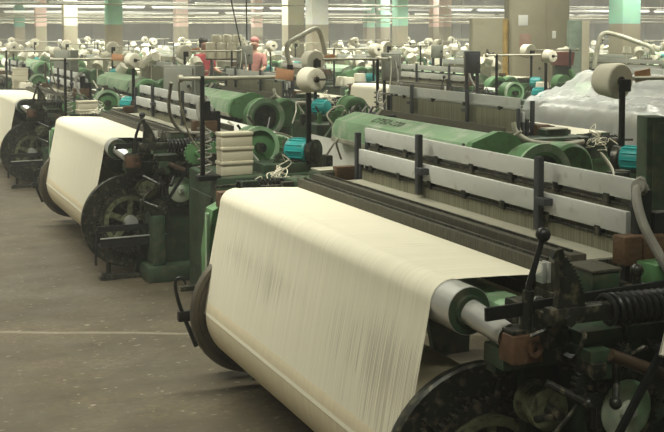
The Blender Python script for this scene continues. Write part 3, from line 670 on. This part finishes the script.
# cones on the creels
CL = {('A', 0, 1): 'large cream yarn cone on the creel between the nearest looms, by the teal motor',
      ('A', 0, 2): 'cream yarn cone on the creel above the grey heald boards near the aisle',
      ('A', 0, 3): 'yarn cone on the creel behind the four cream boxes',
      ('B', 0, -1): 'biggest cream yarn cone, on the black post before the clear plastic sheet',
      ('B', 0, 0): 'cream yarn cone on a creel behind the light green hood',
      ('A', 1, 0): 'yarn cone on the creel by the plastic covered loom',
      ('A', 1, 1): 'cream yarn cone on the creel in front of the tall khaki cabinet'}
def in_view(p, m=8):
    u, v, c = proj(*p); return c > 1 and -m < u < 664+m and -m < v < 432+m
ncone = 0
for key in list(LOOMS):
    p = to_world(key, (.912, -1.508, 1.564)); rz = LOOMS[key][2]
    if not in_view(p, 20): continue
    ax = (.18*cos(rz)+sin(rz), .18*sin(rz)-cos(rz), .05)
    far = math.hypot(p[0], p[1]) > 17
    p2 = p
    if key in CL: cone_at(p2, ax, CL[key], None, False, 1.0 if key[0] == 'B' else .74)
    elif far: cone_at(p2, ax, 'small distant cream yarn cone on a creel', 'distant cones on creels', True)
    else: cone_at(p2, ax, 'cream yarn cone on a creel among the middle rows', 'cones on the middle creels', False, .8)
    ncone += 1
# spare cones standing on the far looms
spots = [(.45, -1.1, .925), (.62, -1.2, .99), (.80, -.72, .99), (.62, -.9, .99), (.46, .14+W, 1.134), (.5, -.65, .99), (.12, -1.0, 0)]
random.seed(21)
for key in list(LOOMS):
    x, y, rz, o = LOOMS[key]; d = math.hypot(x, y)
    if d < 16: continue
    for s in random.sample([(.74, -1.32, .987), (.49, -1.38, .922), (.49, -1.10, .922), (1.07, -.95, .922), (1.07, -1.19, .922)], 4 if d > 20 else 3):
        p = to_world(key, (s[0], s[1], s[2]))
        if ncone < 270 and in_view(p):
            # a second one standing on the first now and then
            cone_at(p, (0, 0, 1), 'spare cream yarn cone standing on a distant loom', 'spare cones standing on distant looms', True, .95); ncone += 1
print('cones', ncone)
m = MB(); nn = 0
for key in list(LOOMS):
    x, y, rz, o = LOOMS[key]
    if math.hypot(x, y) < 21: continue
    for k in range(9):
        s = (random.uniform(.3, 1.4), random.choice((random.uniform(-1.5, -.1), W+random.uniform(.05, .3), random.uniform(0, W))), random.uniform(1.12, 1.42))
        p = to_world(key, s)
        if in_view(p): m.lathe([(.0, 0), (.10, 0), (.10, .03), (.085, .15), (.0, .15)], p, (random.uniform(-1, 1), random.uniform(-1, 1), random.uniform(.2, 1)), 10); m.cyl((p[0], p[1], .9), (p[0], p[1], p[2]+.01), .012, .012, 5); nn += 1
o = bpy.data.objects.new('yarn_cone_clutter', m.mesh('yarn_cone_clutter', 'cone')); COL.objects.link(o)
o['kind'] = 'stuff'; o['label'] = 'countless small cream cones and cotton bits over the farthest looms'; o['category'] = 'yarn cones'
print('clutter', nn)

# ---------------------------------------------------------------- cream boxes
BOX = [Node('box_body', MB().box((-.113, -.055, 0), (.113, .055, .086), .006).mesh('box_body', 'cream')), Node('box_lid', MB().box((-.118, -.06, .074), (.118, .06, .0975), .005).mesh('box_lid', 'cream'))]
def boxes(x, y, z, rz, labels, group):
    for i, lb in enumerate(labels): thing('cream_box', BOX, (x+.004*(i % 2), y, z+i*.098), rz, lb, 'box', group)
p = to_world(('A', 0, 1), (.43, -1.38, .921)); boxes(p[0], p[1], p[2], .05, ['cream box at the bottom of the stack of three behind the nearest warp', 'cream box in the middle of the stack of three behind the nearest warp', 'cream box on top of the stack of three behind the nearest warp'], 'stack of three cream boxes')
p = to_world(('A', 0, 2), (.43, -1.38, .921)); boxes(p[0], p[1], p[2], .05, ['lower cream box of the pair on the loom behind the grey spring', 'upper cream box of the pair on the loom behind the grey spring'], 'pair of cream boxes')
p = to_world(('A', 0, 3), (.43, -1.10, .921)); boxes(p[0], p[1], p[2], .1, ['cream box at the bottom of the tall stack of four by the aisle', 'cream box second from the bottom of the tall stack of four', 'cream box third from the bottom of the tall stack of four', 'cream box on top of the tall stack of four by the aisle'], 'tall stack of four cream boxes')

def occupied(x, y, h):
    for (ox, oy, rz, o) in LOOMS.values():
        dx, dy = x-ox, y-oy; lx, ly = dx*cos(rz)+dy*sin(rz), -dx*sin(rz)+dy*cos(rz)
        B = rz > 1
        if -.45-h < lx < (1.77 if B else 1.50)+h and -1.80-h < ly < (3.88 if B else W+.45)+h: return True
    for (ox, oy, oh) in TAKEN:
        if abs(x-ox) < h+oh and abs(y-oy) < h+oh: return True
    return False
TAKEN = []
def free_depth(u, d, h):
    for k in range(400):
        for sg in (1, -1):
            dd = d+sg*k*.05
            if dd < 5: continue
            a = (u-CX)/F*dd; x, y = dd*sin(YAW)+a*cos(YAW), dd*cos(YAW)-a*sin(YAW)
            if not occupied(x, y, h):
                TAKEN.append((x, y, h)); return dd
    return d
# ---------------------------------------------------------------- cabinets, crate, pipes
def cabinet(x, y, z, w, d, h, rz, m, label, name='control_cabinet', legs=True, kids=True):
    nodes = [Node('cabinet_body', MB().box((-w/2, -d/2, z), (w/2, d/2, z+h), .012).mesh('cabinet_body', m))]
    if kids: nodes.append(Node('cabinet_door', MB().box((-w/2+.03, -d/2-.014, z+.03), (w/2-.03, -d/2+.002, z+h-.03), .006).mesh('cabinet_door', m),
                          [Node('door_latch', MB().cyl((w*.32, -d/2-.012, z+h*.5), (w*.32, -d/2-.04, z+h*.5), .016, .016, 10).mesh('door_latch', 'iron'))]))
    if z > .05: nodes += [Node('cabinet_post', MB().box((sx*w*.35-.02, -.02, 0), (sx*w*.35+.02, .02, z+.01), .003).mesh('cabinet_post', 'post')) for sx in (-1, 1)]
    return thing(name, nodes, (x, y, 0), rz, label, 'cabinet')
def pos(u, depth):      # floor point under photo column u at a given depth
    a = (u-CX)/F*depth; b = depth
    return (b*sin(YAW)+a*cos(YAW), b*cos(YAW)-a*sin(YAW))
def cab_px(u, d, v_top, v_bot, wpx, dep, m, label, rz=-YAW, name='control_cabinet', kids=True):
    d = free_depth(u, d, min(.42, .45*wpx*d/F))
    x, y = pos(u, d); zt = CAM_H-(v_top-HY)*d/F; zb = max(0, CAM_H-(v_bot-HY)*d/F) if v_bot else 0
    return cabinet(x, y, zb, wpx*d/F, dep, zt-zb, rz, m, label, name, True, kids)
cab_px(184, 10.6, 65, 106, 36, .22, 'cabinet', 'grey control cabinet on posts behind the grey heald boards, by the creel rod', -YAW-.35)
cab_px(66, 16.0, 50, 76, 20, .22, 'cabinet', 'grey control cabinet tilted by the aisle rod, beside the four cream boxes', -YAW-.35)
cab_px(391, 12.4, 53, 80, 19, .22, 'cabinet', 'pale grey control cabinet behind the white heald boards', -YAW)
cab_px(245, 18.2, 46, 64, 15, .2, 'cabinet', 'small grey control cabinet beneath the hanging cord')
cab_px(437, 17.5, 45, 58, 11, .2, 'cabinet', 'dark grey box cabinet among the distant cones', name='control_cabinet')
cab_px(472, 14.6, 51, 73, 15, .2, 'post', 'small dark cabinet in front of the square khaki panel')
cab_px(654, 6.75, 116, 0, 24, .14, 'dgreen', 'dark control panel beside the teal motor, at the picture edge', -YAW+.1, name='control_cabinet')
# square khaki panel with a yellow edge
x, y = pos(488, 20.6)
thing('duct_cabinet', [Node('cabinet_body', MB().box((-.33, -.25, 0), (.24, .25, 2.14), .02).mesh('cabinet_body', 'beige')), Node('edge_column', MB().cyl((.27, -.15, 0), (.27, -.15, 2.12), .09, .09, 20).mesh('edge_column', mat('ochre_paint', (.36, .24, .07), .5)), [], 'ochre yellow rounded edge'),
    Node('hook', MB().tube([(-.05, -.26, 1.55), (-.06, -.33, 1.52), (.0, -.34, 1.46), (.06, -.33, 1.5)], .02, 6, 4).mesh('hook', 'iron'))], (x, y, 0), -YAW, 'square khaki cabinet with ochre rounded edge', 'cabinet')
x, y = pos(534, 20.8)
thing('tall_cabinet', [Node('cabinet_body', MB().box((-.53, -.3, 0), (.60, .3, 2.95), .015).mesh('cabinet_body', 'beige')),
    Node('cabinet_door', MB().box((-.49, -.322, .1), (.16, -.30, 2.50), .006).mesh('cabinet_door', 'beige'), [Node('door_handle', MB().cyl((.04, -.32, 1.2), (.04, -.36, 1.2), .02).mesh('door_handle', 'iron'))]),
    Node('notice_plate', MB().box((-.36, -.327, 2.0), (-.18, -.32, 2.2), .002).mesh('notice_plate', 'white'), [], 'small pale notice plate'),
    Node('notice_plate', MB().box((-.34, -.327, 1.5), (-.12, -.32, 1.85), .002).mesh('notice_plate', mat('faded_pink_print', (.33, .21, .16), .6)), [], 'faded pink notice'),
    Node('switch_plate', MB().box((.28, -.315, 1.76), (.35, -.30, 1.90), .003).mesh('switch_plate', 'white'))], (x, y, 0), -YAW, 'tall khaki cabinet reaching above the frame', 'cabinet')
x, y = pos(574, free_depth(574, 21.0, 0.2))
thing('wall_panel', [Node('panel_board', MB().box((-.12, -.1, 0), (.12, .1, 2.1), .01).mesh('panel_board', mat('sage_panel_paint', (.30, .38, .30), .6))), Node('panel_edge', MB().box((.12, -.1, 0), (.26, .1, 2.09), .01).mesh('panel_edge', 'cream'))], (x, y, 0), -YAW, 'sage green and cream upright panel right of the tall khaki cabinet', 'panel')
x, y = pos(562, free_depth(562, 19.6, .16))
thing('red_crate', [Node('crate_body', MB().prism([(-.17, 1.28), (.17, 1.28), (.20, 1.52), (-.20, 1.52)], -.16, .16).mesh('crate_body', 'redbrown')), Node('crate_stand', MB().box((-.15, -.12, 0), (.15, .12, 1.28), .01).mesh('crate_stand', 'dgreen')), Node('cotton_waste', MB().ball((0, 0, 1.53), .11, (1.2, 1, .6)).ball((.08, .04, 1.56), .06).mesh('cotton_waste', 'cone'))], (x, y, 0), -YAW, 'rust red bin of white cotton waste by the tall cabinet', 'bin')
def bent_pipe(name, pts, r, label, extra=()):
    """pts are (photo u, v, depth) turned into points in the hall"""
    P = []
    for u, v, d in pts:
        x, y = pos(u, d); P.append(Vector((x, y, CAM_H-(v-HY)*d/F)))
    o = P[0].copy(); o.z = 0
    x, y = o.x, o.y
    m = MB().tube([p-o for p in P], r, 10, 5)
    return thing(name, [Node('bent_tube', m.mesh('bent_tube', 'rod')), Node('tube_foot', MB().cyl((0, 0, 0), (0, 0, P[0].z+.02), r*1.25).mesh('tube_foot', 'black'))]+list(extra), o, 0, label, 'pipe')
bent_pipe('suction_pipe', [(290, 66, 15.2), (287, 50, 15.2), (289, 43, 15.2), (302, 35, 15.4), (314, 29, 15.6), (319, 31, 15.7), (323, 43, 15.8), (326, 58, 15.8)], .035, 'pale bent suction pipe arching over the looms behind the biggest central cone')
bent_pipe('overhead_pipe', [(594, 70, 15.0), (597, 50, 15.0), (600, 37, 15.0), (606, 33, 15.0), (620, 36, 14.9), (640, 43, 14.8), (650, 47, 14.7), (653, 54, 14.7)], .032, 'pale bent pipe arching over the looms right of the tall cabinet')
x, y = pos(570, 14.2)
single('green_tube', MB().cyl((0, 0, 1.40), (.18, -.1, .95), .035, .035, 12).cyl((.18, -.1, .0), (.18, -.1, .97), .03, .03, 10).mesh('green_tube', 'green'), (x, y, 0), -YAW, 'slanted green tube beneath the rust red bin', 'pipe')

# ---------------------------------------------------------------- plastic sheet over a loom
if ('A', 1, 0) in LOOMS:
    x0, y0, rz, o = LOOMS[('A', 1, 0)]
    random.seed(3)
    prof = [(.90, 1.16), (.74, 1.385), (.57, 1.385), (.40, 1.19), (.15, 1.12), (-.06, 1.10), (-.17, 1.05), (-.21, .95), (-.25, .82), (-.30, .66), (-.36, .48)]
    rows = []; n = 60
    fine = []
    for a, b in zip(prof, prof[1:]):
        for t in (0, .25, .5, .75): fine.append((a[0]+(b[0]-a[0])*t, a[1]+(b[1]-a[1])*t))
    fine.append(prof[-1])
    from mathutils import noise
    for i, (px, pz) in enumerate(fine):
        r = []
        for j in range(n+1):
            yy = -.45+3.1*j/n
            w = noise.noise(Vector((px*3, yy*4, pz*3)))*.5+noise.noise(Vector((px*11, yy*9+px*9, 2)))*.45+noise.noise(Vector((px*1.5+yy*8, yy*3-px*6, 5)))*.5
            fall = max(0, (.98-pz))*.12
            r.append((px-fall*noise.noise(Vector((0, yy*7, 9)))*2-max(0, w)*.02, yy, pz+.02+max(-.25, w)*.085))
        rows.append(r)
    m = MB(); m.grid(rows)
    ps = single('plastic_sheet', m.mesh('plastic_sheet', 'plastic', 60), (x0, y0, 0), 0, 'crumpled clear plastic sheet draped over a loom at right', 'plastic sheet')

# ---------------------------------------------------------------- the hall
X0, X1, Y0, Y1, ZC = -5.0, 40.0, -7.0, 56.0, 4.6
struct('floor', MB().box((X0, Y0, -.2), (X1, Y1, 0)).mesh('floor', floor_mat(), 0))
struct('ceiling', MB().box((X0, Y0, ZC), (X1, Y1, ZC+.2)).mesh('ceiling', mat('ceiling_paint', (.55, .54, .48), .8), 0))
wm = mat('grey_hall_wall', (.26, .26, .24), .85, 0, .2, .6, stretch=(1, 1, .3))
struct('wall_back', MB().box((X0, Y1, 0), (X1, Y1+.3, ZC)).mesh('wall_back', wm, 0))
struct('wall_right', MB().box((X1, Y0, 0), (X1+.3, Y1, ZC)).mesh('wall_right', wm, 0))
struct('wall_left', MB().box((X0-.3, Y0, 0), (X0, Y1, ZC)).mesh('wall_left', wm, 0))
struct('wall_front', MB().box((X0, Y0-.3, 0), (X1, Y0, ZC)).mesh('wall_front', wm, 0))
MINT, PINK, CREAM, WHITE, TEAL = [column_mat(n, c) for n, c in (('mint_column', (.42, .78, .60)), ('pink_column', (.92, .66, .58)), ('cream_column', (.90, .85, .68)), ('white_column', (.92, .91, .86)), ('teal_column', (.25, .62, .48)))]
def ang(u): return YAW+atan((u-CX)/F)
for u, xa, w, m in [(20, 6.5, .42, TEAL), (41, 6.5, .42, PINK), (70, 6.5, .45, CREAM), (114, 6.5, .42, MINT), (181, 12, .50, PINK), (211, 17.5, .4, TEAL), (257, 17.5, .44, PINK),
                    (293, 12, .52, CREAM), (317, 12, .50, WHITE), (369, 23, .45, MINT), (383, 23, .5, MINT), (400, 17.5, .42, MINT), (435, 23, .42, PINK), (445, 23, .40, PINK), (512, 23, .44, MINT), (624, 17.5, .55, MINT)]:
    yy = xa/tan(ang(u))
    if yy > 54: continue
    struct('column', MB().box((-w/2, -w/2, 0), (w/2, w/2, ZC), .01).mesh('column', m), (xa, yy, 0))
    print('column', u, round(xa, 1), round(yy, 1))

# fluorescent battens: long rows across the hall
def batten_nodes(L):
    return [Node('batten_housing', MB().box((-L/2, -.05, .03), (L/2, .05, .09), .006).mesh('batten_housing', 'white')), Node('tube', MB().cyl((-L/2+.04, 0, .01), (L/2-.04, 0, .01), .02, .02, 8).mesh('tube', 'tube')),
            Node('hanger', MB().cyl((-L/2+.4, 0, .08), (-L/2+.4, 0, ZC-2.78), .006, .006, 5).mesh('hanger', 'rod')),
            Node('hanger', MB().cyl((L/2-.4, 0, .08), (L/2-.4, 0, ZC-2.78), .006, .006, 5).mesh('hanger', 'rod'))]
BAT = batten_nodes(4.6)
for yy, bz in ((36, 2.78), (42, 2.78), (48, 2.68), (53, 2.62)):
    for k in range(8):
        xx = 3.0+4.9*k
        u, v, c = proj(xx, yy, 3.0)
        if -60 < u < 724 and xx < 38: thing('fluorescent_light', BAT, (xx, yy, bz), 0, 'long thin fluorescent light hanging high in the hazy distance', 'light', 'fluorescent lights in the far hall')
for i, (yy, z) in enumerate(((30.0, 2.62), (33.2, 2.30), (39.0, 2.48), (40.2, 2.22), (45.0, 2.52), (50.5, 2.40), (51.5, 2.25))):  # long thin overhead pipes running across the hall
    struct('pipe_run_%d' % (i+1), MB().cyl((2.0, yy, z), (X1, yy, z+.1), .022, .022, 8).mesh('pipe_run', 'rod'))
for i in range(11):
    struct('window_%d' % (i+1), MB().box((1.0+3.5*i, Y1-.06, .9), (3.9+3.5*i, Y1+.02, 3.9)).mesh('window', mat('dusty_dark_glass', (.15, .155, .145), .4, 0, .2, 2)))
for i in range(10):
    struct('window_%d' % (i+12), MB().box((X1-.06, 9.0+4.5*i, .9), (X1+.02, 12.7+4.5*i, 3.9)).mesh('window', bpy.data.materials['dusty_dark_glass']))
# cords hanging from the ceiling
def cord(u, d, v_bot, lean, label):
    x, y = pos(u, d); zb = CAM_H-(v_bot-HY)*d/F
    single('hanging_cord', MB().tube([(0, 0, zb), (-lean*.5, 0, (zb+ZC)/2), (-lean, 0, ZC)], .012, 6, 6).mesh('hanging_cord', 'black'), (x, y, 0), -YAW, label, 'cord')
cord(241, 17.8, 46, .62, 'slanting black cord hanging down to the small grey cabinet')
cord(247, 18.6, 40, .03, 'straight black cord hanging behind the slanting cord')

# ---------------------------------------------------------------- people far down the hall
def skin_person(x, y, rz, shirt, hair, label, lean):
    def chain(verts, edges, name, m):
        me = bpy.data.meshes.new(name); me.from_pydata([v[:3] for v in verts], edges, []); o = bpy.data.objects.new(name, me); COL.objects.link(o)
        md = o.modifiers.new('skin', 'SKIN')
        for i, v in enumerate(verts): me.skin_vertices[0].data[i].radius = (v[3], v[4] if len(v) > 4 else v[3])
        me.skin_vertices[0].data[0].use_root = True
        o.modifiers.new('sub', 'SUBSURF').levels = 2; o.modifiers['sub'].render_levels = 2
        me.materials.append(m); return o
    L = lean
    skin = M.setdefault('skin', mat('skin_tone', (.42, .25, .17), .6, 0, .08))
    root = bpy.data.objects.new('person', None); COL.objects.link(root); root.location = (x, y, 0); root.rotation_euler = (0, 0, rz)
    root['label'] = label; root['category'] = 'person'
    V = [(0, 0, .92, .13, .10), (0, -.3*L, 1.15, .13, .09), (0, -.7*L, 1.34, .15, .10), (0, -.95*L, 1.45, .06), (0, -1.1*L, 1.52, .05),
         (0, -1.25*L-.01, 1.60, .085, .10), (0, -1.3*L-.01, 1.68, .075, .09),
         (.10, 0, .84, .085), (.10, -.03, .48, .06), (.10, 0, .10, .045), (.10, -.13, .04, .04),
         (-.10, 0, .84, .085), (-.10, -.03, .48, .06), (-.10, 0, .10, .045), (-.10, -.13, .04, .04),
         (.19, -.75*L, 1.38, .055), (.24, -.75*L-.05, 1.12, .042), (.20, -.75*L-.28, 1.05, .032), (.19, -.75*L-.36, 1.05, .03),
         (-.19, -.75*L, 1.38, .055), (-.24, -.75*L-.05, 1.12, .042), (-.20, -.75*L-.28, 1.08, .032), (-.19, -.75*L-.36, 1.08, .03)]
    E = [(0, 1), (1, 2), (2, 3), (3, 4), (4, 5), (5, 6), (0, 7), (7, 8), (8, 9), (9, 10), (0, 11), (11, 12), (12, 13), (13, 14), (2, 15), (15, 16), (16, 17), (17, 18), (2, 19), (19, 20), (20, 21), (21, 22)]
    b = chain(V, E, 'body', skin); b.parent = root
    T = [(0, 0, .90, .155, .12), (0, -.3*L, 1.15, .15, .11), (0, -.7*L, 1.35, .17, .115), (0, -.9*L, 1.43, .08), (.20, -.75*L, 1.38, .068), (.245, -.75*L-.05, 1.14, .055), (-.20, -.75*L, 1.38, .068), (-.245, -.75*L-.05, 1.14, .055)]
    s = chain(T, [(0, 1), (1, 2), (2, 3), (2, 4), (4, 5), (2, 6), (6, 7)], 'shirt', shirt); s.parent = root
    tr = chain([(0, 0, .90, .14, .115), (.10, 0, .82, .10), (.10, -.03, .48, .078), (.10, 0, .12, .066), (-.10, 0, .82, .10), (-.10, -.03, .48, .078), (-.10, 0, .12, .066)], [(0, 1), (1, 2), (2, 3), (0, 4), (4, 5), (5, 6)], 'trousers', M['post']); tr.parent = root
    h = bpy.data.objects.new('hair', MB().ball((0, -1.28*L+.035, 1.705), .103, (.92, 1.0, .75)).ball((0, -1.25*L+.065, 1.62), .075, (1, .8, 1.2)).mesh('hair', hair)); COL.objects.link(h); h.parent = root
    return root
red = mat('red_shirt_cotton', (.42, .05, .06), .8); pink = mat('pink_shirt_cotton', (.62, .27, .24), .8); hairm = mat('dark_hair', (.02, .015, .012), .5)
x, y = 6.5, 21.8; skin_person(x, y, .4, red, hairm, 'person in a red top with dark hair standing among the distant looms', .05)
x, y = 7.72, 22.0; skin_person(x, y, -.6, pink, mat('pink_scarf', (.60, .24, .22), .8), 'person in a pink top and headscarf beside the hanging cord', .03)

# rack of yarn cones
x, y = pos(227, free_depth(227, 21.5, .34))
rack = thing('cone_rack', [Node('rack_board', MB().box((-.40, -.16, 1.33), (.42, .16, 1.36), .006).mesh('rack_board', 'wood')), Node('rack_stand', MB().box((-.32, -.1, 0), (-.27, .1, 1.33), .004).box((.27, -.1, 0), (.32, .1, 1.33), .004).mesh('rack_stand', 'post'))], (x, y, 0), -YAW, 'stand heaped with cream yarn cones beneath the pink column', 'stand')
ca, sa = cos(-YAW), sin(-YAW)
for lvl, nn in enumerate((4, 4, 3)):
    for i in range(nn):
        for j in range(2 if lvl < 2 else 1):
            lx = (i-(nn-1)/2)*.205; ly = (j-.5)*.16*(lvl < 2) - .0
            if lvl < 2: ly = (j-.5)*.15
            p = (x+lx*ca-ly*sa, y+lx*sa+ly*ca, 1.362+lvl*.155)
            o = cone_at(p, (0, 0, 1), 'cream yarn cone heaped on the far cone stand', 'cones heaped on the stand', True, .88)

# ---------------------------------------------------------------- light: rows of fluorescent lamps under the ceiling, haze of cotton dust
def lamp(x, y, z, w, d, power):
    l = bpy.data.lights.new('ceiling_lamp', 'AREA'); l.shape = 'RECTANGLE'; l.size = w; l.size_y = d; l.energy = power; l.color = (1, 1, .86); l.spread = radians(130)
    o = bpy.data.objects.new('ceiling_lamp', l); COL.objects.link(o); o.location = (x, y, z)
for yy in range(-4, 56, 5):
    for k in range(5):
        lamp(0+8.5*k, yy, ZC-.12, 5.5, .35, 250*(.45 if yy < 2 else (.85 if yy < 8 else (1 if yy < 22 else 2.0))))
w = bpy.data.worlds.new('hall_air'); S.world = w; w.use_nodes = True
w.node_tree.nodes['Background'].inputs['Color'].default_value = (.05, .05, .045, 1)
vs = w.node_tree.nodes.new('ShaderNodeVolumeScatter'); vs.inputs['Density'].default_value = .0048; vs.inputs['Color'].default_value = (.97, .97, .95, 1); vs.inputs['Anisotropy'].default_value = .2
w.node_tree.links.new(vs.outputs[0], w.node_tree.nodes['World Output'].inputs['Volume'])
S.view_settings.view_transform = 'Standard'; S.view_settings.look = 'None'; S.view_settings.gamma = 1; S.view_settings.use_curve_mapping = False
S.view_settings.exposure = -0.15
S.cycles.max_bounces = 6; S.cycles.diffuse_bounces = 3; S.cycles.volume_bounces = 1; S.cycles.transparent_max_bounces = 24
S.cycles.sample_clamp_indirect = 4
